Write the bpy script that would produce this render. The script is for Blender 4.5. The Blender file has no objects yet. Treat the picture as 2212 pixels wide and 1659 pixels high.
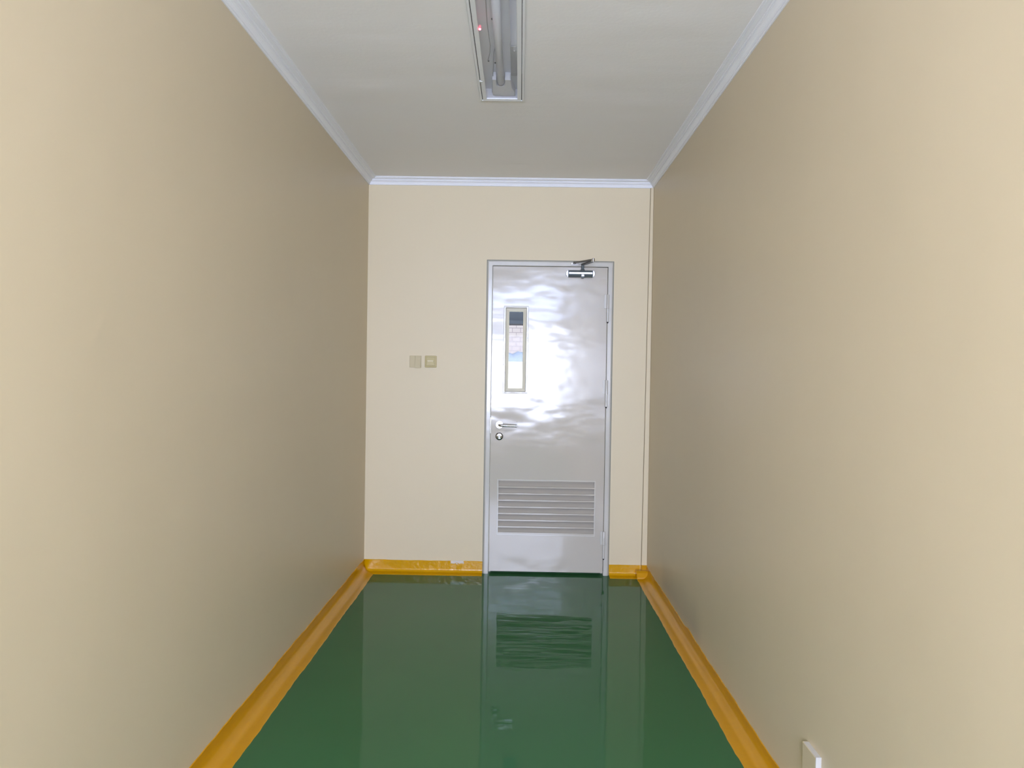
import bpy, bmesh, math, random
from mathutils import Vector, Matrix
random.seed(7)
SC = bpy.context.scene
COL = SC.collection
PI = math.pi
# ------------------------------------------------------------------ camera
L, R, D, ZC = 1.054, 0.892, 5.123, 2.70      # left wall, right wall, back wall, ceiling
REAR = -2.3                                  # rear wall with the daylight window
CAM_H, F_PX = 1.3787, 1613.7
YAW, PITCH, ROLL = -0.0103, -0.0143, 0.0157
cd = bpy.data.cameras.new('camera'); cam = bpy.data.objects.new('camera', cd); COL.objects.link(cam)
f = Vector((math.sin(YAW)*math.cos(PITCH), math.cos(YAW)*math.cos(PITCH), math.sin(PITCH)))
r = Vector((math.cos(YAW), -math.sin(YAW), 0)); u = r.cross(f)
r2 = r*math.cos(ROLL)+u*math.sin(ROLL); u2 = -r*math.sin(ROLL)+u*math.cos(ROLL)
m = Matrix((r2, u2, -f)).transposed().to_4x4(); m.translation = (0, 0, CAM_H)
cam.matrix_world = m
cd.sensor_fit = 'HORIZONTAL'; cd.sensor_width = 36.0; cd.lens = F_PX*36.0/2212; cd.clip_start = 0.02
SC.camera = cam
# ------------------------------------------------------------------ light
w = bpy.data.worlds.new('daylight_sky'); SC.world = w; w.use_nodes = True
bgn = w.node_tree.nodes['Background']; bgn.inputs[0].default_value = (0.86, 0.93, 1.0, 1); bgn.inputs[1].default_value = 6.5
def daylight(name, x, z, w_, h_, watts, col):     # the daylight that enters through one opening of the rear wall, aimed into the room (+y)
    ld = bpy.data.lights.new(name, 'AREA'); ld.shape = 'RECTANGLE'; ld.size = w_; ld.size_y = h_; ld.energy = watts; ld.color = col
    lo = bpy.data.objects.new(name, ld); COL.objects.link(lo)
    lo.matrix_world = Matrix.Translation((x, REAR-.17, z)) @ Matrix(((-1, 0, 0), (0, 0, -1), (0, -1, 0))).to_4x4()
daylight('window_daylight', -.08, 1.39, 1.76, 1.42, 312, (.655, .73, 1.02))
daylight('transom_skylight', -.08, 2.525, 1.76, .33, 82, (.50, .62, 1.0))
vs = SC.view_settings; vs.view_transform = 'Standard'; vs.look = 'None'; vs.gamma = 1; vs.use_curve_mapping = False
vs.exposure = 0.0
# ------------------------------------------------------------------ materials
def lin(c):
    return tuple(((v/255)/12.92 if v/255 <= .04045 else ((v/255+.055)/1.055)**2.4) for v in c)
def mat(name, col, rough=.5, metal=0, spec=.5, bump=None, bdetail=2, ior=1.5, emit=None, var=None, coat=0):
    """bump: list of (scale, distance, (sx,sy,sz)); var: (scale, amount) tonal variation"""
    m = bpy.data.materials.new(name); m.use_nodes = True
    nt = m.node_tree; b = nt.nodes['Principled BSDF']
    c = lin(col) if max(col) > 1 else col
    b.inputs['Base Color'].default_value = (*c, 1); b.inputs['Roughness'].default_value = rough
    b.inputs['Metallic'].default_value = metal; b.inputs['IOR'].default_value = ior
    b.inputs['Specular IOR Level'].default_value = spec
    if coat: b.inputs['Coat Weight'].default_value = coat; b.inputs['Coat Roughness'].default_value = .05
    tc = nt.nodes.new('ShaderNodeTexCoord')
    if var:
        n = nt.nodes.new('ShaderNodeTexNoise'); n.inputs['Scale'].default_value = var[0]; n.inputs['Detail'].default_value = 4
        nt.links.new(tc.outputs['Object'], n.inputs['Vector'])
        mx = nt.nodes.new('ShaderNodeMix'); mx.data_type = 'RGBA'
        k = var[1]
        mx.inputs[6].default_value = (*[v*(1-k) for v in c], 1); mx.inputs[7].default_value = (*[min(1, v*(1+k)) for v in c], 1)
        nt.links.new(n.outputs['Fac'], mx.inputs[0]); nt.links.new(mx.outputs[2], b.inputs['Base Color'])
    prev = None
    for (s, d, st) in (bump or []):
        mp = nt.nodes.new('ShaderNodeMapping'); mp.inputs['Scale'].default_value = st
        nt.links.new(tc.outputs['Object'], mp.inputs['Vector'])
        n = nt.nodes.new('ShaderNodeTexNoise'); n.inputs['Scale'].default_value = s; n.inputs['Detail'].default_value = bdetail
        nt.links.new(mp.outputs[0], n.inputs['Vector'])
        bp = nt.nodes.new('ShaderNodeBump'); bp.inputs['Strength'].default_value = 1; bp.inputs['Distance'].default_value = d
        nt.links.new(n.outputs['Fac'], bp.inputs['Height'])
        if prev: nt.links.new(prev.outputs[0], bp.inputs['Normal'])
        prev = bp
    if prev: nt.links.new(prev.outputs[0], b.inputs['Normal'])
    if emit:
        b.inputs['Emission Color'].default_value = (*emit[0], 1); b.inputs['Emission Strength'].default_value = emit[1]
    return m
def glass(name, tint, ior=1.5, rough=.0, dirt=0.0):
    m = bpy.data.materials.new(name); m.use_nodes = True; nt = m.node_tree; nt.nodes.clear()
    out = nt.nodes.new('ShaderNodeOutputMaterial'); t = nt.nodes.new('ShaderNodeBsdfTransparent'); t.inputs[0].default_value = (*tint, 1)
    g = nt.nodes.new('ShaderNodeBsdfGlossy'); g.inputs['Roughness'].default_value = rough
    lw = nt.nodes.new('ShaderNodeLayerWeight'); lw.inputs[0].default_value = .5
    pw = nt.nodes.new('ShaderNodeMath'); pw.operation = 'POWER'; nt.links.new(lw.outputs['Facing'], pw.inputs[0]); pw.inputs[1].default_value = 5
    f0 = ((ior-1)/(ior+1))**2
    fr = nt.nodes.new('ShaderNodeMapRange'); nt.links.new(pw.outputs[0], fr.inputs[0]); fr.inputs[3].default_value = f0; fr.inputs[4].default_value = min(1, f0*14)
    mx = nt.nodes.new('ShaderNodeMixShader')
    nt.links.new(fr.outputs[0], mx.inputs[0]); nt.links.new(t.outputs[0], mx.inputs[1]); nt.links.new(g.outputs[0], mx.inputs[2])
    last = mx
    if dirt:
        df = nt.nodes.new('ShaderNodeBsdfDiffuse'); df.inputs[0].default_value = (.80, .80, .84, 1)
        m2 = nt.nodes.new('ShaderNodeMixShader'); m2.inputs[0].default_value = dirt
        nt.links.new(mx.outputs[0], m2.inputs[1]); nt.links.new(df.outputs[0], m2.inputs[2]); last = m2
    nt.links.new(last.outputs[0], out.inputs[0])
    return m
def box_mask(nt, tc, lo, hi, soft, noise_scale, noise_amt):
    """0..1 mask of a soft edged box in object space, edges broken up by noise"""
    n = nt.nodes.new('ShaderNodeTexNoise'); n.inputs['Scale'].default_value = noise_scale; n.inputs['Detail'].default_value = 5
    nt.links.new(tc.outputs['Object'], n.inputs['Vector'])
    sp = nt.nodes.new('ShaderNodeSeparateXYZ'); nt.links.new(tc.outputs['Object'], sp.inputs[0])
    res = None
    def math_(op, a, b_=None, c_=None):
        q = nt.nodes.new('ShaderNodeMath'); q.operation = op
        for i, v in enumerate((a, b_, c_)):
            if v is None: continue
            if isinstance(v, (int, float)): q.inputs[i].default_value = v
            else: nt.links.new(v, q.inputs[i])
        return q.outputs[0]
    nn = math_('MULTIPLY', math_('SUBTRACT', n.outputs['Fac'], .5), noise_amt)
    for ax in range(3):
        if lo[ax] is None: continue
        c = (lo[ax]+hi[ax])/2; h = (hi[ax]-lo[ax])/2
        d = math_('ABSOLUTE', math_('SUBTRACT', sp.outputs[ax], c))
        d = math_('ADD', d, nn)
        mr = nt.nodes.new('ShaderNodeMapRange'); nt.links.new(d, mr.inputs[0])
        mr.inputs[1].default_value = h-soft; mr.inputs[2].default_value = h+soft; mr.inputs[3].default_value = 1; mr.inputs[4].default_value = 0
        res = mr.outputs[0] if res is None else math_('MULTIPLY', res, mr.outputs[0])
    return res
def add_patch(m, col, *a):
    nt = m.node_tree; b = nt.nodes['Principled BSDF']
    tc = [n for n in nt.nodes if n.type == 'TEX_COORD'][0]
    k = box_mask(nt, tc, *a)
    mx = nt.nodes.new('ShaderNodeMix'); mx.data_type = 'RGBA'
    bc = b.inputs['Base Color']
    if bc.links: nt.links.new(bc.links[0].from_socket, mx.inputs[6])
    else: mx.inputs[6].default_value = bc.default_value
    mx.inputs[7].default_value = (*lin(col), 1)
    nt.links.new(k, mx.inputs[0]); nt.links.new(mx.outputs[2], bc)

CREAM = (209, 194, 164)
M = {}
M['wall'] = mat('cream_wall_paint', CREAM, .42, spec=.45, bump=[(55, .00022, (1, 1, 1)), (2.2, .004, (1, 1, 1))], var=(1.4, .015))
M['wall_r'] = mat('cream_wall_paint_dark_patch', CREAM, .42, spec=.45, bump=[(55, .00022, (1, 1, 1)), (2.2, .004, (1, 1, 1))], var=(1.4, .015))
M['wall_b'] = mat('cream_back_wall_paint', (216, 202, 170), .5, spec=.4, bump=[(60, .0003, (1, 1, 1)), (3, .002, (1, 1, 1))], var=(2, .012))
M['ceiling'] = mat('white_ceiling_paint', (240, 238, 236), .6, spec=.3, bump=[(1.6, .005, (1, 3, 1)), (60, .0005, (1, 1, 1))])
M['crown'] = mat('white_moulding_paint', (236, 237, 240), .45, spec=.4)
M['floor'] = mat('green_epoxy_floor', (53, 101, 62), .035, spec=.5, ior=1.28, bump=[(7, .0009, (.5, 1.6, 1)), (30, .00006, (1, 1, 1))], var=(2.5, .05))
M['yellow'] = mat('yellow_epoxy_cove', (198, 142, 0), .22, spec=.4, bump=[(26, .0008, (1, 1, 1))], var=(8, .06))
M['yellow_back'] = mat('yellow_epoxy_cove_patched', (204, 152, 0), .18, spec=.35, bump=[(30, .003, (1, 1, 1))], var=(9, .08))
M['door'] = mat('glossy_greige_door_paint', (188, 181, 168), .12, spec=.55, bdetail=1.3, bump=[(2.1, .0050, (1, 1, 1.9)), (5.5, .0019, (1, 1, 1.9)), (13, .00025, (1, 1, 1.4)), (190, .00004, (1, 1, 1))])
M['door_frame'] = mat('glossy_greige_frame_paint', (196, 193, 184), .16, spec=.55, bump=[(9, .0012, (1, 1, 1))])
M['bead'] = mat('cream_glazing_bead', (206, 200, 178), .3, spec=.4)
M['rim'] = mat('gloss_greige_rim', (200, 196, 186), .12, spec=.6, bump=[(40, .0006, (1, 1, 1))])
M['steel'] = mat('brushed_stainless_steel', (200, 200, 200), .22, metal=1)
M['steel_dark'] = mat('worn_grey_steel', (128, 126, 122), .35, metal=1)
M['closer'] = mat('dark_grey_closer_paint', (92, 100, 100), .45, metal=0)
M['closer_band'] = mat('silver_closer_band', (214, 220, 232), .25, metal=.6)
M['dark'] = mat('dark_gap', (22, 26, 26), .6)
M['plate'] = mat('greyed_cream_switch_plastic', (198, 185, 150), .5, spec=.25)
M['plate2'] = mat('yellowed_olive_switch_plastic', (194, 180, 134), .45, spec=.3)
M['plate2b'] = mat('pale_switch_bar', (214, 202, 164), .4, spec=.35)
M['white'] = mat('white_enamel', (226, 228, 230), .35)
M['tray'] = mat('white_reflector_enamel', (242, 242, 244), .35)
M['tube'] = mat('frosted_fluorescent_tube', (238, 240, 240), .2)
M['led'] = mat('red_indicator_glow', (200, 20, 30), .3, emit=((1.0, .10, .16), 14))
M['grey'] = mat('grey_ballast_case', (120, 122, 122), .4, metal=.3)
M['pane'] = glass('clear_pane', (.96, .97, .98), 1.1, .01)
M['lens'] = glass('clear_acrylic_cover', (.98, .98, .99), 1.5, .12, .07)
def floor_gloss(m, ior, top):
    # thin clear coat over the paint: diffuse body with a sharp reflection that levels off at grazing angles
    nt = m.node_tree; b = nt.nodes['Principled BSDF']; out = [n for n in nt.nodes if n.type == 'OUTPUT_MATERIAL'][0]
    df = nt.nodes.new('ShaderNodeBsdfDiffuse'); g = nt.nodes.new('ShaderNodeBsdfGlossy'); g.inputs['Roughness'].default_value = .035
    fr = nt.nodes.new('ShaderNodeFresnel'); fr.inputs[0].default_value = ior
    mn = nt.nodes.new('ShaderNodeMath'); mn.operation = 'MINIMUM'; mn.inputs[1].default_value = top
    mx = nt.nodes.new('ShaderNodeMixShader')
    nt.links.new(fr.outputs[0], mn.inputs[0]); nt.links.new(mn.outputs[0], mx.inputs[0])
    nt.links.new(df.outputs[0], mx.inputs[1]); nt.links.new(g.outputs[0], mx.inputs[2])
    nt.links.new(b.inputs['Base Color'].links[0].from_socket, df.inputs['Color'])
    nsock = b.inputs['Normal'].links[0].from_socket
    nt.links.new(nsock, g.inputs['Normal'])
    nt.links.new(mx.outputs[0], out.inputs[0])
add_patch(M['wall_r'], (188, 176, 152), (None, 3.65, .05), (None, 4.55, .20), .09, 5, .10)  # soft darker patch low on the right wall, just above the skirting
add_patch(M['yellow_back'], (214, 206, 196), (-.455, None, .064), (-.368, None, .10), .003, 110, .035)
add_patch(M['floor'], (30, 70, 42), (-.16, 2.30, None), (-.02, 2.52, None), .05, 9, .08)
floor_gloss(M['floor'], 1.33, .165)
# ------------------------------------------------------------------ helpers
ORG = {}
def tag(o, label=None, cat=None, group=None, kind=None):
    if label: o['label'] = label
    if cat: o['category'] = cat
    if group: o['group'] = group
    if kind: o['kind'] = kind
    return o
def empty(name, loc, **kw):
    o = bpy.data.objects.new(name, None); COL.objects.link(o); o.location = loc; o.empty_display_size = .1
    ORG[o.name] = Vector(loc); tag(o, **kw); return o
def obj(name, bm, mt, parent=None, smooth=False, bevel=0, org=None, seg=2, **kw):
    """bm holds world coordinates; the object's origin is its parent's (or org)"""
    o_ = ORG[parent.name] if parent else Vector(org or (0, 0, 0))
    bmesh.ops.recalc_face_normals(bm, faces=bm.faces)
    bmesh.ops.translate(bm, verts=bm.verts, vec=-o_)
    me = bpy.data.meshes.new(name); bm.to_mesh(me); bm.free()
    me.materials.append(mt)
    o = bpy.data.objects.new(name, me); COL.objects.link(o)
    if parent: o.parent = parent
    else: o.location = o_
    ORG[o.name] = o_
    if smooth:
        for p in me.polygons: p.use_smooth = True
    if bevel:
        b = o.modifiers.new('bevel', 'BEVEL'); b.width = bevel; b.segments = seg; b.limit_method = 'ANGLE'; b.angle_limit = math.radians(40)
    if smooth: 
        for e in me.edges: pass
    tag(o, **kw)
    return o
def box(bm, x0, x1, y0, y1, z0, z1):
    vs_ = [bm.verts.new((x, y, z)) for x in (x0, x1) for y in (y0, y1) for z in (z0, z1)]
    for q in ((0, 1, 3, 2), (4, 6, 7, 5), (0, 4, 5, 1), (2, 3, 7, 6), (0, 2, 6, 4), (1, 5, 7, 3)):
        bm.faces.new([vs_[i] for i in q])
    return vs_
def B(*a):
    bm = bmesh.new(); box(bm, *a); return bm
def plate(axis, a0, a1, b0, b1, t0, t1, holes=(), div=None):
    """slab with rectangular holes. axis 'y': a=x,b=z,t=y ; axis 'z': a=x,b=y,t=z ; axis 'x': a=y,b=z,t=x"""
    bm = bmesh.new()
    A = sorted({a0, a1, *[h[0] for h in holes], *[h[1] for h in holes]})
    Bs = sorted({b0, b1, *[h[2] for h in holes], *[h[3] for h in holes]})
    A = [a for a in A if a0 <= a <= a1]; Bs = [b for b in Bs if b0 <= b <= b1]
    def P(a, b, t): return {'y': (a, t, b), 'z': (a, b, t), 'x': (t, a, b)}[axis]
    V = {}
    def v(i, j, k):
        if (i, j, k) not in V: V[i, j, k] = bm.verts.new(P(A[i], Bs[j], (t0, t1)[k]))
        return V[i, j, k]
    def solid(i, j):
        if not (0 <= i < len(A)-1 and 0 <= j < len(Bs)-1): return False
        ca, cb = (A[i]+A[i+1])/2, (Bs[j]+Bs[j+1])/2
        return not any(h[0] < ca < h[1] and h[2] < cb < h[3] for h in holes)
    for i in range(len(A)-1):
        for j in range(len(Bs)-1):
            if not solid(i, j): continue
            for k in (0, 1): bm.faces.new([v(i, j, k), v(i+1, j, k), v(i+1, j+1, k), v(i, j+1, k)])
            for (di, dj, e) in ((-1, 0, ((i, j), (i, j+1))), (1, 0, ((i+1, j), (i+1, j+1))), (0, -1, ((i, j), (i+1, j))), (0, 1, ((i, j+1), (i+1, j+1)))):
                if not solid(i+di, j+dj):
                    (p, q), (p2, q2) = e
                    bm.faces.new([v(p, q, 0), v(p2, q2, 0), v(p2, q2, 1), v(p, q, 1)])
    return bm
def ring(axis, a0, a1, b0, b1, prof, three=False):
    """mitred frame; prof: (inset, t) points, closed loop. three: no bottom side, legs stand on b0"""
    bm = bmesh.new()
    def P(a, b, t): return {'y': (a, t, b), 'z': (a, b, t)}[axis]
    rows = []
    for (i, t) in prof:
        if three: c = [(a0+i, b0), (a0+i, b1-i), (a1-i, b1-i), (a1-i, b0)]
        else: c = [(a0+i, b0+i), (a0+i, b1-i), (a1-i, b1-i), (a1-i, b0+i)]
        rows.append([bm.verts.new(P(a, b, t)) for a, b in c])
    n = len(prof)
    for k in range(n):
        r0, r1 = rows[k], rows[(k+1) % n]
        for s in range(3 if three else 4):
            bm.faces.new([r0[s], r0[(s+1) % 4], r1[(s+1) % 4], r1[s]])
    if three:
        bm.faces.new([r_[0] for r_ in rows]); bm.faces.new([r_[3] for r_ in rows])
    return bm
def cyl(bm, p, q, r0, r1=None, n=24, cap=True):
    p, q = Vector(p), Vector(q); d = (q-p).normalized(); r1 = r0 if r1 is None else r1
    t = d.orthogonal().normalized(); s = d.cross(t)
    A = [bm.verts.new(p+(t*math.cos(2*PI*i/n)+s*math.sin(2*PI*i/n))*r0) for i in range(n)]
    C = [bm.verts.new(q+(t*math.cos(2*PI*i/n)+s*math.sin(2*PI*i/n))*r1) for i in range(n)]
    for i in range(n): bm.faces.new([A[i], A[(i+1) % n], C[(i+1) % n], C[i]])
    if cap: bm.faces.new(A); bm.faces.new(C)
def lathe(bm, org, d, prof, n=28):
    """prof: (radius, distance along d)"""
    org, d = Vector(org), Vector(d).normalized(); t = d.orthogonal().normalized(); s = d.cross(t)
    rows = [[bm.verts.new(org+d*h+(t*math.cos(2*PI*i/n)+s*math.sin(2*PI*i/n))*r_) for i in range(n)] for r_, h in prof]
    for a, b in zip(rows, rows[1:]):
        for i in range(n): bm.faces.new([a[i], a[(i+1) % n], b[(i+1) % n], b[i]])
    bm.faces.new(rows[0]); bm.faces.new(rows[-1])
def pipe(bm, pts, rad, n=16):
    pts = [Vector(p) for p in pts]; rows = []
    up = Vector((0, 0, 1))
    for i, p in enumerate(pts):
        d = (pts[min(i+1, len(pts)-1)]-pts[max(i-1, 0)]).normalized()
        s = d.cross(up); s = s.normalized() if s.length > 1e-4 else Vector((1, 0, 0)); t = s.cross(d)
        rows.append([bm.verts.new(p+(s*math.cos(2*PI*k/n)+t*math.sin(2*PI*k/n))*rad) for k in range(n)])
    for a, b in zip(rows, rows[1:]):
        for k in range(n): bm.faces.new([a[k], a[(k+1) % n], b[(k+1) % n], b[k]])
    bm.faces.new(rows[0]); bm.faces.new(rows[-1])
def prism(bm, pts, p0, p1, fn):
    """extrude closed 2D polygon pts between p0 and p1 with fn(u,v,t)->xyz"""
    A = [bm.verts.new(fn(u_, v_, p0)) for u_, v_ in pts]; C = [bm.verts.new(fn(u_, v_, p1)) for u_, v_ in pts]
    n = len(pts)
    for i in range(n): bm.faces.new([A[i], A[(i+1) % n], C[(i+1) % n], C[i]])
    bm.faces.new(A); bm.faces.new(C)
def autosmooth(o, deg=35):
    me = o.data
    for p in me.polygons: p.use_smooth = True
    bm = bmesh.new(); bm.from_mesh(me)
    for e in bm.edges:
        if len(e.link_faces) == 2 and e.calc_face_angle(0) > math.radians(deg): e.smooth = False
    bm.to_mesh(me); bm.free()
    return o
# ------------------------------------------------------------------ room shell
FX0, FX1, FY0, FY1 = -.213, .001, 2.39, 3.625       # ceiling light outline
DX0, DX1, DZ = -.2334, .6285, 2.150                  # door frame outline
obj('floor', B(-L-.15, R+.15, REAR-.15, D+.20, -.1, 0), M['floor'], kind='structure')
obj('ceiling', plate('z', -L-.15, R+.15, REAR-.15, D+.15, ZC, ZC+.12, [(FX0+.012, FX1-.012, FY0+.012, FY1-.012)]), M['ceiling'], kind='structure')
obj('wall_left', B(-L-.15, -L, REAR, D+.15, 0, ZC), M['wall'], kind='structure')
obj('wall_right', B(R, R+.15, REAR, D+.15, 0, ZC), M['wall_r'], kind='structure')
obj('wall_back', plate('y', -L, R, 0, ZC, D, D+.15, [(DX0+.012, DX1-.012, -1, DZ-.012)]), M['wall_b'], kind='structure')
obj('wall_rear', plate('y', -L, R, 0, ZC, REAR-.15, REAR, [(-.93, .77, .72, 2.06), (-.93, .77, 2.39, 2.66)]), M['wall'], kind='structure')
w1 = empty('window_1', (-.08, REAR, .72), kind='structure')
obj('window_frame', plate('y', -.93, .77, .72, 2.06, REAR-.09, REAR-.04, [(-.89, .73, .76, 2.02)]), M['white'], w1)
w2 = empty('window_2', (-.08, REAR, 2.39), kind='structure')
obj('window_frame', plate('y', -.93, .77, 2.39, 2.66, REAR-.09, REAR-.04, [(-.89, -.10, 2.415, 2.635), (-.06, .73, 2.415, 2.635)]), M['white'], w2)
# crown moulding: (offset from wall, drop below ceiling)
CP = [(0, -.046), (.005, -.046), (.008, -.043), (.008, -.039), (.011, -.0385), (.013, -.033), (.017, -.027), (.0225, -.0225),
      (.0265, -.021), (.0265, -.0165), (.031, -.0165), (.033, -.0145), (.033, -.012), (.037, -.0115), (.044, -.0095), (.050, -.0085),
      (.050, -.005), (.058, -.004), (.059, 0), (0, 0)]
def crown(name, side):
    bm = bmesh.new(); A = []; C = []
    for p, dz in CP:
        z = ZC+dz
        if side == 'left': a, c = (-L+p, REAR, z), (-L+p, D-p, z)
        if side == 'right': a, c = (R-p, REAR, z), (R-p, D-p, z)
        if side == 'back': a, c = (-L+p, D-p, z), (R-p, D-p, z)
        A.append(bm.verts.new(a)); C.append(bm.verts.new(c))
    n = len(CP)
    for i in range(n): bm.faces.new([A[i], A[(i+1) % n], C[(i+1) % n], C[i]])
    bm.faces.new(A); bm.faces.new(C)
    obj(name, bm, M['crown'], kind='structure')
crown('trim_1', 'left'); crown('trim_2', 'right'); crown('trim_3', 'back')
# coved yellow skirting
def cove_prof(h, s, rr):
    """closed loop (offset, z): wall leg, concave bend, floor leg"""
    t = .0035
    pts = [(0, h), (t, h-.001)]
    z1 = t+rr; 
    for k in range(9):
        a = PI/2*k/8
        pts.append((t+rr-rr*math.cos(a), t+rr-rr*math.sin(a)))
    pts += [(s-.006, t*.8), (s, .0006), (s, -.004), (0, -.004)]
    return pts
def cove(name, fn, t0, t1, h, s, rr, mt, m0=0, m1=0, bumps=(), amp=.0016):
    """fn(offset,z,t)->xyz ; m0/m1: mitre factor of each end (t += m*offset)"""
    bm = bmesh.new(); n = max(2, int(abs(t1-t0)/.035)); rows = []
    ph = [random.uniform(0, 6.28) for _ in range(6)]
    for i in range(n+1):
        k = i/n; t = t0+(t1-t0)*k
        wob = amp*(math.sin(t*9+ph[0])+.7*math.sin(t*23+ph[1])+.6*math.sin(t*51+ph[2]))
        wob2 = amp*(math.sin(t*7+ph[3])+.6*math.sin(t*19+ph[4])+.7*math.sin(t*63+ph[5]))+random.uniform(-.0007, .0007)
        hh = h+wob
        for (c, wd, am) in bumps: hh += am*math.exp(-((t-c)/wd)**2)
        pr = cove_prof(hh, s+wob2, rr)
        rows.append([bm.verts.new(fn(o_, z, t+(m0*o_*(1-k))+(m1*o_*k))) for o_, z in pr])
    for a, b in zip(rows, rows[1:]):
        q = len(a)
        for j in range(q): bm.faces.new([a[j], a[(j+1) % q], b[(j+1) % q], b[j]])
    bm.faces.new(rows[0]); bm.faces.new(rows[-1])
    autosmooth(obj(name, bm, mt, kind='structure'), 50)
cove('baseboard_left', lambda o, z, t: (-L+o, t, z), REAR, D, .0833, .0817, .052, M['yellow'], 0, -1)
cove('baseboard_right', lambda o, z, t: (R-o, t, z), REAR, D, .0675, .0800, .045, M['yellow'], 0, -1, bumps=[(3.98, .06, -.006), (3.83, .05, .006)])
cove('baseboard_back_left', lambda o, z, t: (t, D-o, z), -L, DX0-.004, .0815, .080, .022, M['yellow_back'], 1, 0, amp=.0010)
cove('baseboard_back_right', lambda o, z, t: (t, D-o, z), DX1+.004, .853, .0745, .080, .022, M['yellow_back'], 0, 0, amp=.0007)
# vertical corner strip with painted foot block
ts = empty('trim_4', (R-.03, D, 0), kind='structure')
bm = bmesh.new()
def strip(x_top, x_bot, z0, z1, y0):
    b_ = bmesh.new()
    f_ = lambda z: x_bot+(x_top-x_bot)*(z/2.655)
    vv = [b_.verts.new(p) for p in ((f_(z0), y0, z0), (R-.001, y0, z0), (R-.001, D+.001, z0), (f_(z0), D+.001, z0),
                                     (f_(z1), y0, z1), (R-.001, y0, z1), (R-.001, D+.001, z1), (f_(z1), D+.001, z1))]
    for q in ((0, 1, 2, 3), (4, 5, 6, 7), (0, 1, 5, 4), (1, 2, 6, 5), (2, 3, 7, 6), (3, 0, 4, 7)): b_.faces.new([vv[i] for i in q])
    return b_
obj('corner_strip', strip(.872, .854, .078, 2.656, D-.014), M['wall_b'], ts, bevel=.0012)
obj('strip_groove', strip(.8695, .8510, .050, 2.654, D-.0015), mat('brown_caulk_line', (128, 112, 84), .6), ts)
obj('strip_foot', strip(.872, .854, .040, .0785, D-.015), M['yellow'], ts, bevel=.0015)
bm = bmesh.new()
prism(bm, [(0, .048), (.060, .050), (.074, .040), (.088, .012), (.092, .0), (0, 0)], .812, R-.002, lambda o, z, t: (t, D-o, z))
obj('foot_block', bm, M['yellow'], ts, bevel=.004, seg=3)
# ------------------------------------------------------------------ door
dr = empty('door_1', (.1975, D, 0), kind='structure')
YF = D-.012
prof = [(0, D+.001), (.0025, D-.006), (.009, YF), (.0375, YF), (.0375, D+.02), (.046, D+.056), (.046, D+.12), (0.0125, D+.12), (.0125, D+.001)]
prof = [(0, D), (.003, D-.007), (.010, YF), (.034, YF), (.0365, YF+.003), (.0365, D+.050), (.05, D+.050), (.05, D+.11), (.0125, D+.11), (.0125, D)]
obj('door_frame', ring('y', DX0, DX1, 0, DZ, prof, three=True), M['door_frame'], dr, label='glossy grey beige steel frame')
obj('frame_shadow_seam', ring('y', DX0-.004, DX1+.004, .0, DZ+.004, [(0, D+.0005), (0, D-.0012), (.006, D-.0012), (.006, D+.0005)], three=True), mat('grey_caulk_shadow_seam', (120, 122, 108), .5), dr, label='thin grey caulk and painted shadow line around the frame')  # shadow line around the frame painted as a grey strip along its caulk
obj('threshold', B(DX0+.04, DX1-.04, D+.052, D+.10, 0, .05), M['dark'], dr)
LX0, LX1, LZ0, LZ1 = -.193, .5885, .017, 2.110
VX0, VX1, VZ0, VZ1 = -.103, .041, 1.253, 1.828       # vision panel cutout
UX0, UX1, UZ0, UZ1 = -.133, .5255, .278, .643        # louvre cutout
YL = D-.005
leaf = obj('door_leaf', plate('y', LX0, LX1, LZ0, LZ1, YL, YL+.042, [(VX0, VX1, VZ0, VZ1), (UX0, UX1, UZ0, UZ1)]), M['door'], dr, bevel=.0012)
# louvre
bm = bmesh.new(); N = 8; pitch = (UZ1-UZ0)/N
for i in range(N):
    z = UZ0+i*pitch
    z = z-.004 if i else z-.001
    pts = [(-.002, z), (-.002, z+.0095), (.0045, z+.0105), (.035, z+.0105+.029), (.035, z+.080), (.038, z+.080), (.038, z+.0105+.026), (.0065, z+.004), (.0065, z)]
    pts = [(a, min(b_, UZ1)) for a, b_ in pts]; pts = [p_ for i_, p_ in enumerate(pts) if p_ not in pts[:i_]]
    prism(bm, pts, UX0, UX1, lambda o, zz, t: (t, YL+o, zz))
lou = obj('louvre_slats', bm, M['door'], dr)
obj('louvre_surround', ring('y', UX0-.011, UX1+.006, UZ0-.012, UZ1+.008, [(0, YL+.001), (0, YL-.0006), (.0010, YL-.0016), (.0085, YL-.0016), (.0085, YL+.001)]), M['rim'], dr)
# vision panel
vw = obj('vision_panel_frame', ring('y', -.1155, .0535, 1.2405, 1.8395, [(0, YL+.001), (0, YL-.001), (.0022, YL-.0050), (.0120, YL-.0053), (.0145, YL-.0005), (.0145, YL+.03), (.0115, YL+.03), (.0115, YL+.001)]), M['rim'], dr)
obj('glazing_bead', ring('y', -.1015, .0395, 1.2545, 1.8255, [(0, YL+.010), (.002, YL+.003), (.019, YL+.006), (.0225, YL+.010), (.0225, YL+.024), (0, YL+.024)]), M['bead'], vw, label='matt cream inner bead')
obj('glass_pane', B(-.099, .037, YL+.0185, YL+.0225, 1.257, 1.823), M['pane'], vw, label='clear glass looking outdoors')
for sx, sz in ((-.110, 1.6255), (.0475, 1.6215), (-.111, 1.436), (.0475, 1.435), (.0455, 1.2515), (-.110, 1.252)):
    bm = bmesh.new(); lathe(bm, (sx, YL-.004, sz), (0, -1, 0), [(.0028, -.003), (.0028, .002), (.0018, .0028)], 12)
    obj('screw', bm, M['steel_dark'], vw)
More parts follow.
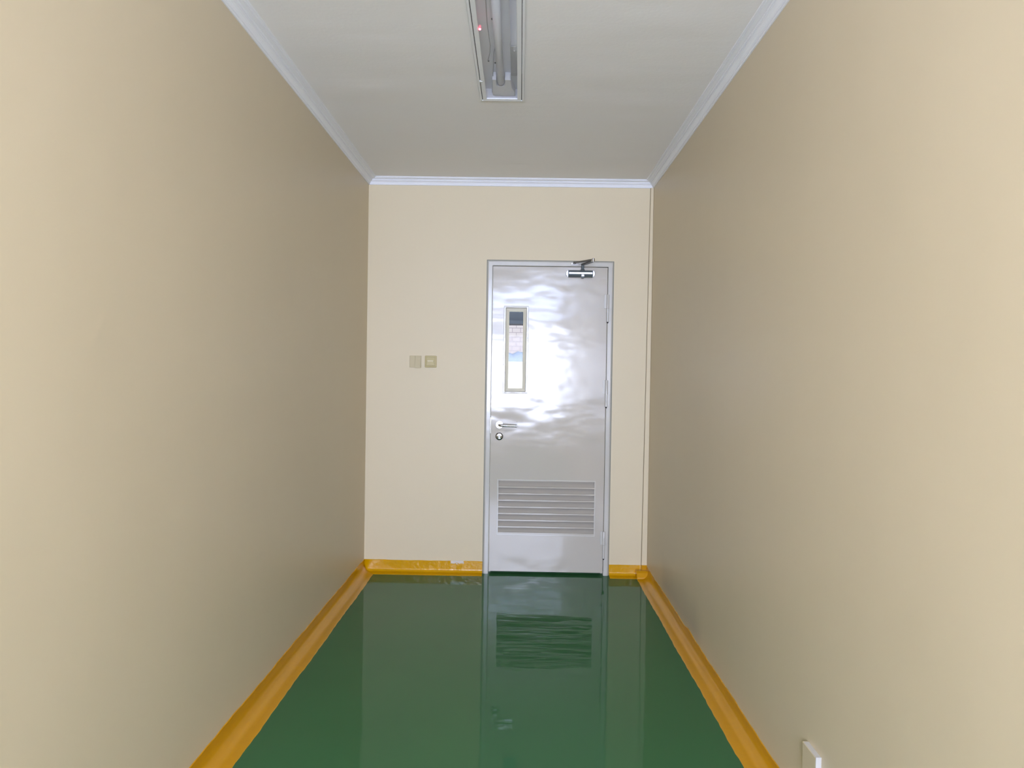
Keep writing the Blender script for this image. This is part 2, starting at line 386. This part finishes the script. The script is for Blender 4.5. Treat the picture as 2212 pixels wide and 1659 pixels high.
# handle
hx, hz = -.1345, 1.0245
bm = bmesh.new(); lathe(bm, (hx, YL, hz), (0, -1, 0), [(.0265, -.001), (.0265, .005), (.0245, .0075), (.0, .0076)][:3]+[(.012, .0078)], 36)
hd = autosmooth(obj('door_handle', bm, M['steel'], dr, label='satin steel lever handle on a round rose'))
bm = bmesh.new(); pts = [(hx, YL-.006, hz), (hx, YL-.036, hz)]
for k in range(1, 7):
    a = PI/2*k/6; pts.append((hx+.013*(1-math.cos(a)), YL-.036-.013*math.sin(a), hz-.001*k/6))
pts += [(hx+.06, YL-.049, hz-.0025), (hx+.119, YL-.049, hz-.004)]
pipe(bm, pts, .0092, 20)
autosmooth(obj('lever', bm, mat('polished_lever_steel', (190, 190, 194), .1, metal=1), hd), 50)
bm = bmesh.new(); lathe(bm, (-.0145, YL, 1.046), (0, -1, 0), [(.0042, -.0005), (.0036, .0014), (.0016, .0022)], 14)
autosmooth(obj('paint_blister', bm, M['door'], dr, label='small glossy paint blister above the lever end'), 60)
# cylinder lock
lx, lz = -.1345, .9455
bm = bmesh.new(); lathe(bm, (lx, YL, lz), (0, -1, 0), [(.0265, -.001), (.0265, .0025), (.0240, .0050), (.019, .0068), (.014, .0072)], 36)
lk = autosmooth(obj('lock_rose', bm, mat('polished_lock_steel', (150, 150, 150), .08, metal=1), dr, label='round steel lock plate under the lever'))
bm = bmesh.new(); lathe(bm, (lx, YL-.0062, lz+.004), (0, -1, 0), [(.0088, -.002), (.0088, .006), (.0078, .0068)], 24); box(bm, lx-.0048, lx+.0048, YL-.0118, YL-.005, lz-.017, lz)
obj('lock_cylinder', bm, M['steel_dark'], lk)
obj('keyway', B(lx-.0008, lx+.0008, YL-.0136, YL-.0125, lz-.001, lz+.009), M['dark'], lk)
# strike plate at the edge
obj('latch_face', B(LX0-.0035, LX0-.0005, YL-.0004, YL+.02, .965, 1.075), M['steel'], dr, bevel=.0008)
# hinges
for (zt, zm, zb) in ((1.925, 1.83, 1.738), (1.342, 1.247, 1.158), (.305, .212, .118)):
    cx, cy = .5925, YL-.0105
    bm = bmesh.new(); lathe(bm, (cx, cy, zm), (0, 0, 1), [(.0102, .001), (.0102, zt-zm-.003), (.0085, zt-zm)], 24)
    hg = autosmooth(obj('hinge', bm, M['door_frame'], dr))
    bm = bmesh.new(); box(bm, cx-.024, cx, YL-.0070, YL+.0003, zm+.001, zt); 
    obj('hinge_leaf', bm, M['door_frame'], hg, bevel=.001)
    bm = bmesh.new(); lathe(bm, (cx, cy, zb), (0, 0, 1), [(.006, 0), (.0090, .003), (.0090, zm-zb-.001)], 24)
    autosmooth(obj('hinge_barrel', bm, M['door_frame'], hg))
    bm = bmesh.new(); box(bm, cx, cx+.021, YF-.0050, YF+.0008, zb+.006, zm)
    obj('hinge_leaf', bm, M['door_frame'], hg, bevel=.001)
    bm = bmesh.new(); lathe(bm, (cx, cy, zb), (0, 0, -1), [(.0068, -.001), (.006, .004), (.002, .009)], 20)
    autosmooth(obj('hinge_pin', bm, M['dark'], hg, label='dark pin tip'))
    bm = bmesh.new(); lathe(bm, (cx, cy, zm-.0015), (0, 0, 1), [(.0072, 0), (.0072, .003)], 20)
    autosmooth(obj('hinge_washer', bm, M['steel'], hg))
# closer
ZK, YK = 2.0625, YL-.001
def rounded(x0, x1, z0, z1, rr, n=6):
    pts = []
    for cx, cz, a0 in ((x1-rr, z1-rr, 0), (x0+rr, z1-rr, PI/2), (x0+rr, z0+rr, PI), (x1-rr, z0+rr, 1.5*PI)):
        for k in range(n+1):
            a = a0+PI/2*k/n; pts.append((cx+rr*math.cos(a), cz+rr*math.sin(a)))
    return pts
bm = bmesh.new()
sec = [(0, ZK-.023), (.026, ZK-.023), (.036, ZK-.013), (.040, ZK-.004), (.040, ZK+.006), (.036, ZK+.014), (.026, ZK+.0235), (0, ZK+.0235)]
prism(bm, sec, .317, .485, lambda o, z, t: (t, YK-o, z))
cl = obj('door_closer', bm, M['closer'], dr, bevel=.002, label='dark grey door closer with silver band and arm')
obj('band', B(.322, .482, YK-.0420, YK-.039, ZK-.004, ZK+.0085), M['closer_band'], cl, bevel=.001)
for s, xa, xb in ((-1, .303, .3185), (1, .4835, .499)):
    bm = bmesh.new()
    o0 = .0245
    pts = rounded(min(xa, xb)-(.0 if s > 0 else 0), max(xa, xb), ZK-.0245, ZK+.0245, .0035, 4)
    if s < 0: pts = [(xb, ZK-.0245), (xb, ZK+.0245), (xa+.006, ZK+.018), (xa, ZK+.008), (xa, ZK-.008), (xa+.006, ZK-.018)]
    else: pts = [(xa, ZK-.0245), (xa, ZK+.0245), (xb-.006, ZK+.018), (xb, ZK+.008), (xb, ZK-.008), (xb-.006, ZK-.018)]
    prism(bm, pts, YK, YK-.036, lambda a, b_, t: (a, t, b_))
    cap = obj('end_cap', bm, M['closer_band'], cl, bevel=.002)
bm = bmesh.new(); prism(bm, [(.402, ZK-.006), (.430, ZK-.006), (.430, ZK-.022), (.424, ZK-.030), (.408, ZK-.030), (.402, ZK-.022)], YK-.010, YK-.0425, lambda a, b_, t: (a, t, b_))
obj('valve_housing', bm, M['closer'], cl, bevel=.002)
obj('valve_cover', B(.4065, .4255, YK-.0445, YK-.041, ZK-.0205, ZK-.006), M['closer_band'], cl, bevel=.0015)
sxp, syp = .416, YK-.020
bm = bmesh.new(); lathe(bm, (sxp, syp, ZK+.018), (0, 0, 1), [(.017, 0), (.014, .010), (.010, .014), (.009, .042), (.011, .043), (.011, .050)], 24)
autosmooth(obj('spindle', bm, M['closer'], cl))
EL = Vector((.4665, D-.235, 2.127))
zs = ZK+.064
bm = bmesh.new()
def bar(bm, p, q, wd, th):
    p, q = Vector(p), Vector(q); d = (q-p).normalized(); s = d.cross(Vector((0, 0, 1))).normalized(); n_ = s.cross(d)
    vv = []
    for e in (p, q):
        for a, b_ in ((-1, -1), (1, -1), (1, 1), (-1, 1)): vv.append(bm.verts.new(e+s*wd/2*a+n_*th/2*b_))
    for q_ in ((0, 1, 2, 3), (4, 5, 6, 7), (0, 1, 5, 4), (1, 2, 6, 5), (2, 3, 7, 6), (3, 0, 4, 7)): bm.faces.new([vv[i] for i in q_])
bar(bm, (sxp, syp+.008, zs), (EL.x, EL.y, EL.z-.008), .024, .011)
bar(bm, (EL.x, EL.y, EL.z+.001), (.3600, D-.030, 2.137), .020, .009)
obj('closer_arm', bm, M['steel_dark'], cl, bevel=.0015)
bm = bmesh.new(); lathe(bm, (EL.x, EL.y, EL.z-.014), (0, 0, 1), [(.008, 0), (.0105, .002), (.0105, .021), (.008, .024)], 24)
autosmooth(obj('elbow_joint', bm, M['steel'], cl))
bm = bmesh.new(); box(bm, .338, .392, YF-.005, YF+.0005, 2.121, 2.141)
for qx in (.3535,): lathe(bm, (qx+.006, D-.030, 2.128), (0, 0, 1), [(.008, 0), (.008, .016)], 20)
box(bm, .352, .368, D-.030, YF, 2.129, 2.135)
obj('arm_shoe', bm, M['steel_dark'], cl, bevel=.001)
bm = bmesh.new(); lathe(bm, (.343, YF-.005, 2.131), (0, -1, 0), [(.006, -.001), (.006, .010), (.004, .012)], 20)
autosmooth(obj('shoe_screw', bm, M['steel'], cl))
# ------------------------------------------------------------------ switches
t = empty('light_switch', (-.7175, D, 1.449), label='cream two-rocker light switch with the right rocker standing proud, left of the pair', cat='light switch')
obj('plate', B(-.758, -.677, D-.006, D+.0005, 1.4085, 1.4900), M['plate'], t, bevel=.002)
def rocker(x0, x1, z0, z1, top, bot, mt, par, name='rocker'):
    b_ = bmesh.new()
    vv = [b_.verts.new(p) for p in ((x0, D-bot, z0), (x1, D-bot, z0), (x1, D-.004, z0), (x0, D-.004, z0), (x0, D-top, z1), (x1, D-top, z1), (x1, D-.004, z1), (x0, D-.004, z1))]
    for q in ((0, 1, 2, 3), (4, 5, 6, 7), (0, 1, 5, 4), (1, 2, 6, 5), (2, 3, 7, 6), (3, 0, 4, 7)): b_.faces.new([vv[i] for i in q])
    return obj(name, b_, mt, par, bevel=.002)
rocker(-.7545, -.7205, 1.4125, 1.4865, .0125, .0062, M['plate'], t)
rocker(-.7190, -.6805, 1.4050, 1.4865, .0060, .0210, M['plate'], t)
t = empty('light_switch', (-.6125, D, 1.4505), label='yellowed olive rounded light switch with a pale centre bar, beside the door', cat='light switch')
bm = bmesh.new()
def rr_loop(c, hw, rr, y): 
    return [bm.verts.new((c[0]+a, y, c[1]+b_)) for a, b_ in rounded(-hw, hw, -hw, hw, rr, 4)]
c0 = (-.6125, 1.4505); loops = [rr_loop(c0, hw, rr, D-yy) for hw, rr, yy in ((.0405, .006, -.0005), (.0405, .006, .005), (.0385, .006, .0095), (.0315, .004, .0115), (.030, .003, .0085))]
for a, b_ in zip(loops, loops[1:]):
    for i in range(len(a)): bm.faces.new([a[i], a[(i+1) % len(a)], b_[(i+1) % len(a)], b_[i]])
bm.faces.new(loops[0]); bm.faces.new(loops[-1])
autosmooth(obj('plate', bm, M['plate2'], t), 25)
rocker(-.640, -.585, 1.452, 1.479, .0085, .0130, M['plate2'], t)
bm = bmesh.new()
prism(bm, [(-.634, 1.4525), (-.591, 1.4525), (-.581, 1.4235), (-.644, 1.4235)], D-.008, D-.0125, lambda a, b_, t_: (a, t_, b_))
obj('rocker', bm, M['plate2'], t, bevel=.002)
obj('indicator_bar', B(-.6345, -.5925, D-.0165, D-.008, 1.4485, 1.4605), M['plate2b'], t, bevel=.002)
# ------------------------------------------------------------------ socket box low on the right wall
t = empty('wall_socket', (R, 2.20, .24), label='small cream socket box with a white end, low on the right wall', cat='socket')
bm = bmesh.new(); box(bm, R-.0165, R, 2.162, 2.262, .185, .277)
obj('socket_body', bm, mat('cream_painted_plastic', CREAM, .4), t, bevel=.003, seg=3)
obj('end_face', B(R-.0165, R, 2.1585, 2.1625, .183, .279), mat('bare_white_plastic', (178, 176, 172), .5), t, bevel=.001, label='white bare plastic end')
obj('top_edge', B(R-.0155, R, 2.163, 2.255, .2765, .2785), mat('greyed_white_plastic', (196, 192, 182), .5), t, bevel=.001, label='greyish white upper edge')
# ------------------------------------------------------------------ ceiling light
cx = (FX0+FX1)/2; LB = ZC-.010      # lowest face
t = empty('ceiling_light', (cx, (FY0+FY1)/2, ZC), label='long narrow unlit fluorescent ceiling light behind a clear cover with a red indicator', cat='ceiling light')
obj('outer_rim', ring('z', FX0, FX1, FY0, FY1, [(0, ZC+.0005), (0, LB+.004), (.003, LB), (.011, LB), (.012, LB+.003), (.012, ZC+.09), (.006, ZC+.09), (.006, ZC+.0005)]), M['white'], t)
g_ = .0018
obj('rim_gap', ring('z', FX0+.0121, FX1-.0121, FY0+.0121, FY1-.0121, [(0, LB+.004), (0, LB+.006), (.004, LB+.006), (.004, LB+.004)]), M['dark'], t)
cf = obj('cover_frame', ring('z', FX0+.0148, FX1-.0148, FY0+.0125, FY1-.0125, [(0, LB+.008), (0, LB+.001), (.001, LB), (.0175, LB), (.019, LB+.002), (.019, LB+.008)]), M['white'], t)
obj('clear_cover', B(FX0+.030, FX1-.030, FY0+.028, FY1-.028, LB+.004, LB+.0065), M['lens'], cf, label='clear plastic cover')
obj('cover_catch', B(FX0+.011, FX0+.024, 3.375, 3.390, LB-.0015, LB+.004), M['white'], cf, bevel=.0008)
bm = plate('z', FX0+.013, FX1-.013, FY0+.013, FY1-.013, ZC+0.0444, ZC+0.0474)
box(bm, FX0+.0125, FX0+.0145, FY0+.013, FY1-.013, LB+.009, ZC+0.0456); box(bm, FX1-.0145, FX1-.0125, FY0+.013, FY1-.013, LB+.009, ZC+0.0456)
box(bm, FX0+.013, FX1-.013, FY0+.0125, FY0+.0145, LB+.009, ZC+0.0456); box(bm, FX0+.013, FX1-.013, FY1-.0145, FY1-.0125, LB+.009, ZC+0.0456)
obj('reflector_tray', bm, M['tray'], t)
TX = -.109
bm = bmesh.new(); lathe(bm, (TX, FY0+.13, ZC+.0225), (0, 1, 0), [(.012, 0), (.0165, .004), (.0165, 3.470-FY0-.134), (.012, 3.470-FY0-.13)], 28)
tb = autosmooth(obj('fluorescent_tube', bm, M['tube'], t, label='unlit white tube'), 50)
for pts in ([(-.146, 2.42), (-.143, 2.55), (-.144, 2.70), (-.147, 2.88), (-.143, 3.08), (-.147, 3.15), (-.158, 3.223)],
            [(-.120, 2.42), (-.123, 2.55), (-.121, 2.705), (-.124, 2.92), (-.120, 3.064), (-.130, 3.153), (-.142, 3.371), (-.153, 3.592)]):
    bm = bmesh.new(); pipe(bm, [(x, y, ZC+.021) for x, y in pts], .0016, 8)
    autosmooth(obj('wire', bm, M['grey'], t, label='thin grey wire'), 60)
for sgn, yb in ((1, 3.395), (-1, 2.615)):          # U-notched lamp holders, mirrored at the two ends
    Y = lambda v: yb+sgn*v
    out = [(TX-.036, Y(.012)), (TX-.020, Y(.010))]
    out += [(TX-.020*math.cos(PI*k/12), Y(.062+.024*math.sin(PI*k/12))) for k in range(13)]
    out += [(TX+.020, Y(.010)), (TX+.047, Y(.012)), (TX+.050, Y(.10)), (TX+.062, Y(.150)), (TX+.066, Y(.200)), (TX-.026, Y(.200))]
    out += [(TX-.036-.006*math.sin(PI/2*k/4), Y(.200-.03*(1-math.cos(PI/2*k/4)))) for k in range(1, 5)]
    bm = bmesh.new(); prism(bm, out, ZC+.006, ZC+.0445, lambda a_, b_, q: (a_, b_, q))
    sk = obj('lamp_holder', bm, M['white'], t, bevel=.0025, seg=2)
    bm = bmesh.new(); lathe(bm, (TX, Y(.070), ZC+.0225), (0, sgn, 0), [(.0175, 0), (.0175, .006), (.006, .008), (.006, .016)], 24)
    autosmooth(obj('tube_collar', bm, M['grey'], sk))
    for dx in (-.028, .034):
        obj('spring_tab', B(TX+dx-.009, TX+dx+.009, min(Y(0), Y(.006)), max(Y(0), Y(.006)), ZC+.004, ZC+.030), M['white'], sk, bevel=.001)
obj('ballast', B(-.061, -.0145, 3.08, 3.385, ZC+0.0180, ZC+0.0444), M['grey'], t, bevel=.002)
obj('ballast_label', B(-.059, -.0145, 2.70, 3.07, ZC+0.0180, ZC+0.0420), mat('pale_blue_grey_card', (176, 180, 200), .4), t)
for sx, sy, sz in ((-.045, 3.12, ZC+.0180), (-.043, 3.34, ZC+.0180)):
    bm = bmesh.new(); lathe(bm, (sx, sy, sz), (0, 0, -1), [(.003, -.001), (.003, .001)], 12); obj('screw', bm, M['steel'], t)
for sx, sy in ((-.127, 2.849), (-.128, 3.25), (-.156, 3.232)):
    bm = bmesh.new(); lathe(bm, (sx, sy, ZC+.021), (0, 0, -1), [(.0035, -.001), (.0035, .003)], 12); obj('screw', bm, M['dark'], t)
bm = bmesh.new(); lathe(bm, (-.1735, 2.868, LB+.0005), (0, 0, -1), [(.0045, -.001), (.0045, .001), (.003, .0035), (.001, .0045)], 16)
autosmooth(obj('indicator_lamp', bm, M['led'], t, label='glowing red indicator'))
# ------------------------------------------------------------------ outdoors, seen through the door's glass
mb = mat('pale_brick', (214, 204, 200), .7)
nt = mb.node_tree; bk = nt.nodes.new('ShaderNodeTexBrick'); tc = nt.nodes.new('ShaderNodeTexCoord'); mp = nt.nodes.new('ShaderNodeMapping')
mp.inputs['Rotation'].default_value = (math.radians(90), 0, 0)
nt.links.new(tc.outputs['Object'], mp.inputs[0]); nt.links.new(mp.outputs[0], bk.inputs[0])
bk.inputs['Color1'].default_value = (*lin((200, 190, 189)), 1); bk.inputs['Color2'].default_value = (*lin((190, 178, 180)), 1); bk.inputs['Mortar'].default_value = (*lin((158, 146, 152)), 1)
bk.inputs['Scale'].default_value = 1; bk.inputs['Brick Width'].default_value = .10; bk.inputs['Row Height'].default_value = .055; bk.inputs['Mortar Size'].default_value = .004
nt.links.new(bk.outputs[0], nt.nodes['Principled BSDF'].inputs['Base Color'])
obj('ground', B(-4, 4, D+.2, 12, -.12, -.02), mat('pale_concrete_paving', (200, 198, 192), .8), kind='structure')
obj('wall_outside', B(-2.5, 2.5, 9.0, 9.2, -.02, 4.0), mb, kind='structure')
bm = B(-2.5, 2.5, 8.0, 8.1, 1.925, 3.6); box(bm, -2.5, 2.5, 7.86, 8.14, 1.90, 1.935)
tag(obj('roof_beam', bm, mat('dark_slate_blue_steel', (18, 28, 42), .6), org=(0, 8, 1.93)), label='dark slate blue beam outdoors, across the top of the door glass', cat='beam')
bm = bmesh.new(); box(bm, -2.5, 2.5, 7.2, 7.99, -.02, 1.49)
tag(obj('parapet', bm, mat('white_render', (240, 240, 238), .7)), label='low white rendered wall outdoors, filling the bottom of the door glass', cat='low wall')
bm = bmesh.new()
bmesh.ops.create_grid(bm, x_segments=40, y_segments=10, size=1)
for v_ in bm.verts:
    a, b_ = v_.co.x, v_.co.y
    v_.co = Vector((a*.55-.05, 7.70+b_*.16, 1.494+(1-b_*b_)*(.10*(1-.25*a*a)+.012*math.sin(a*17+b_*3)+.008*math.sin(a*41))))
ext = bmesh.ops.extrude_face_region(bm, geom=bm.faces[:])
for g in ext['geom']:
    if isinstance(g, bmesh.types.BMVert): g.co.z = 1.4905
tag(obj('tarpaulin', bm, mat('blue_grey_tarpaulin', (92, 100, 118), .5), smooth=True), label='crumpled blue grey tarpaulin lying on the low white wall, seen through the door glass', cat='tarpaulin')
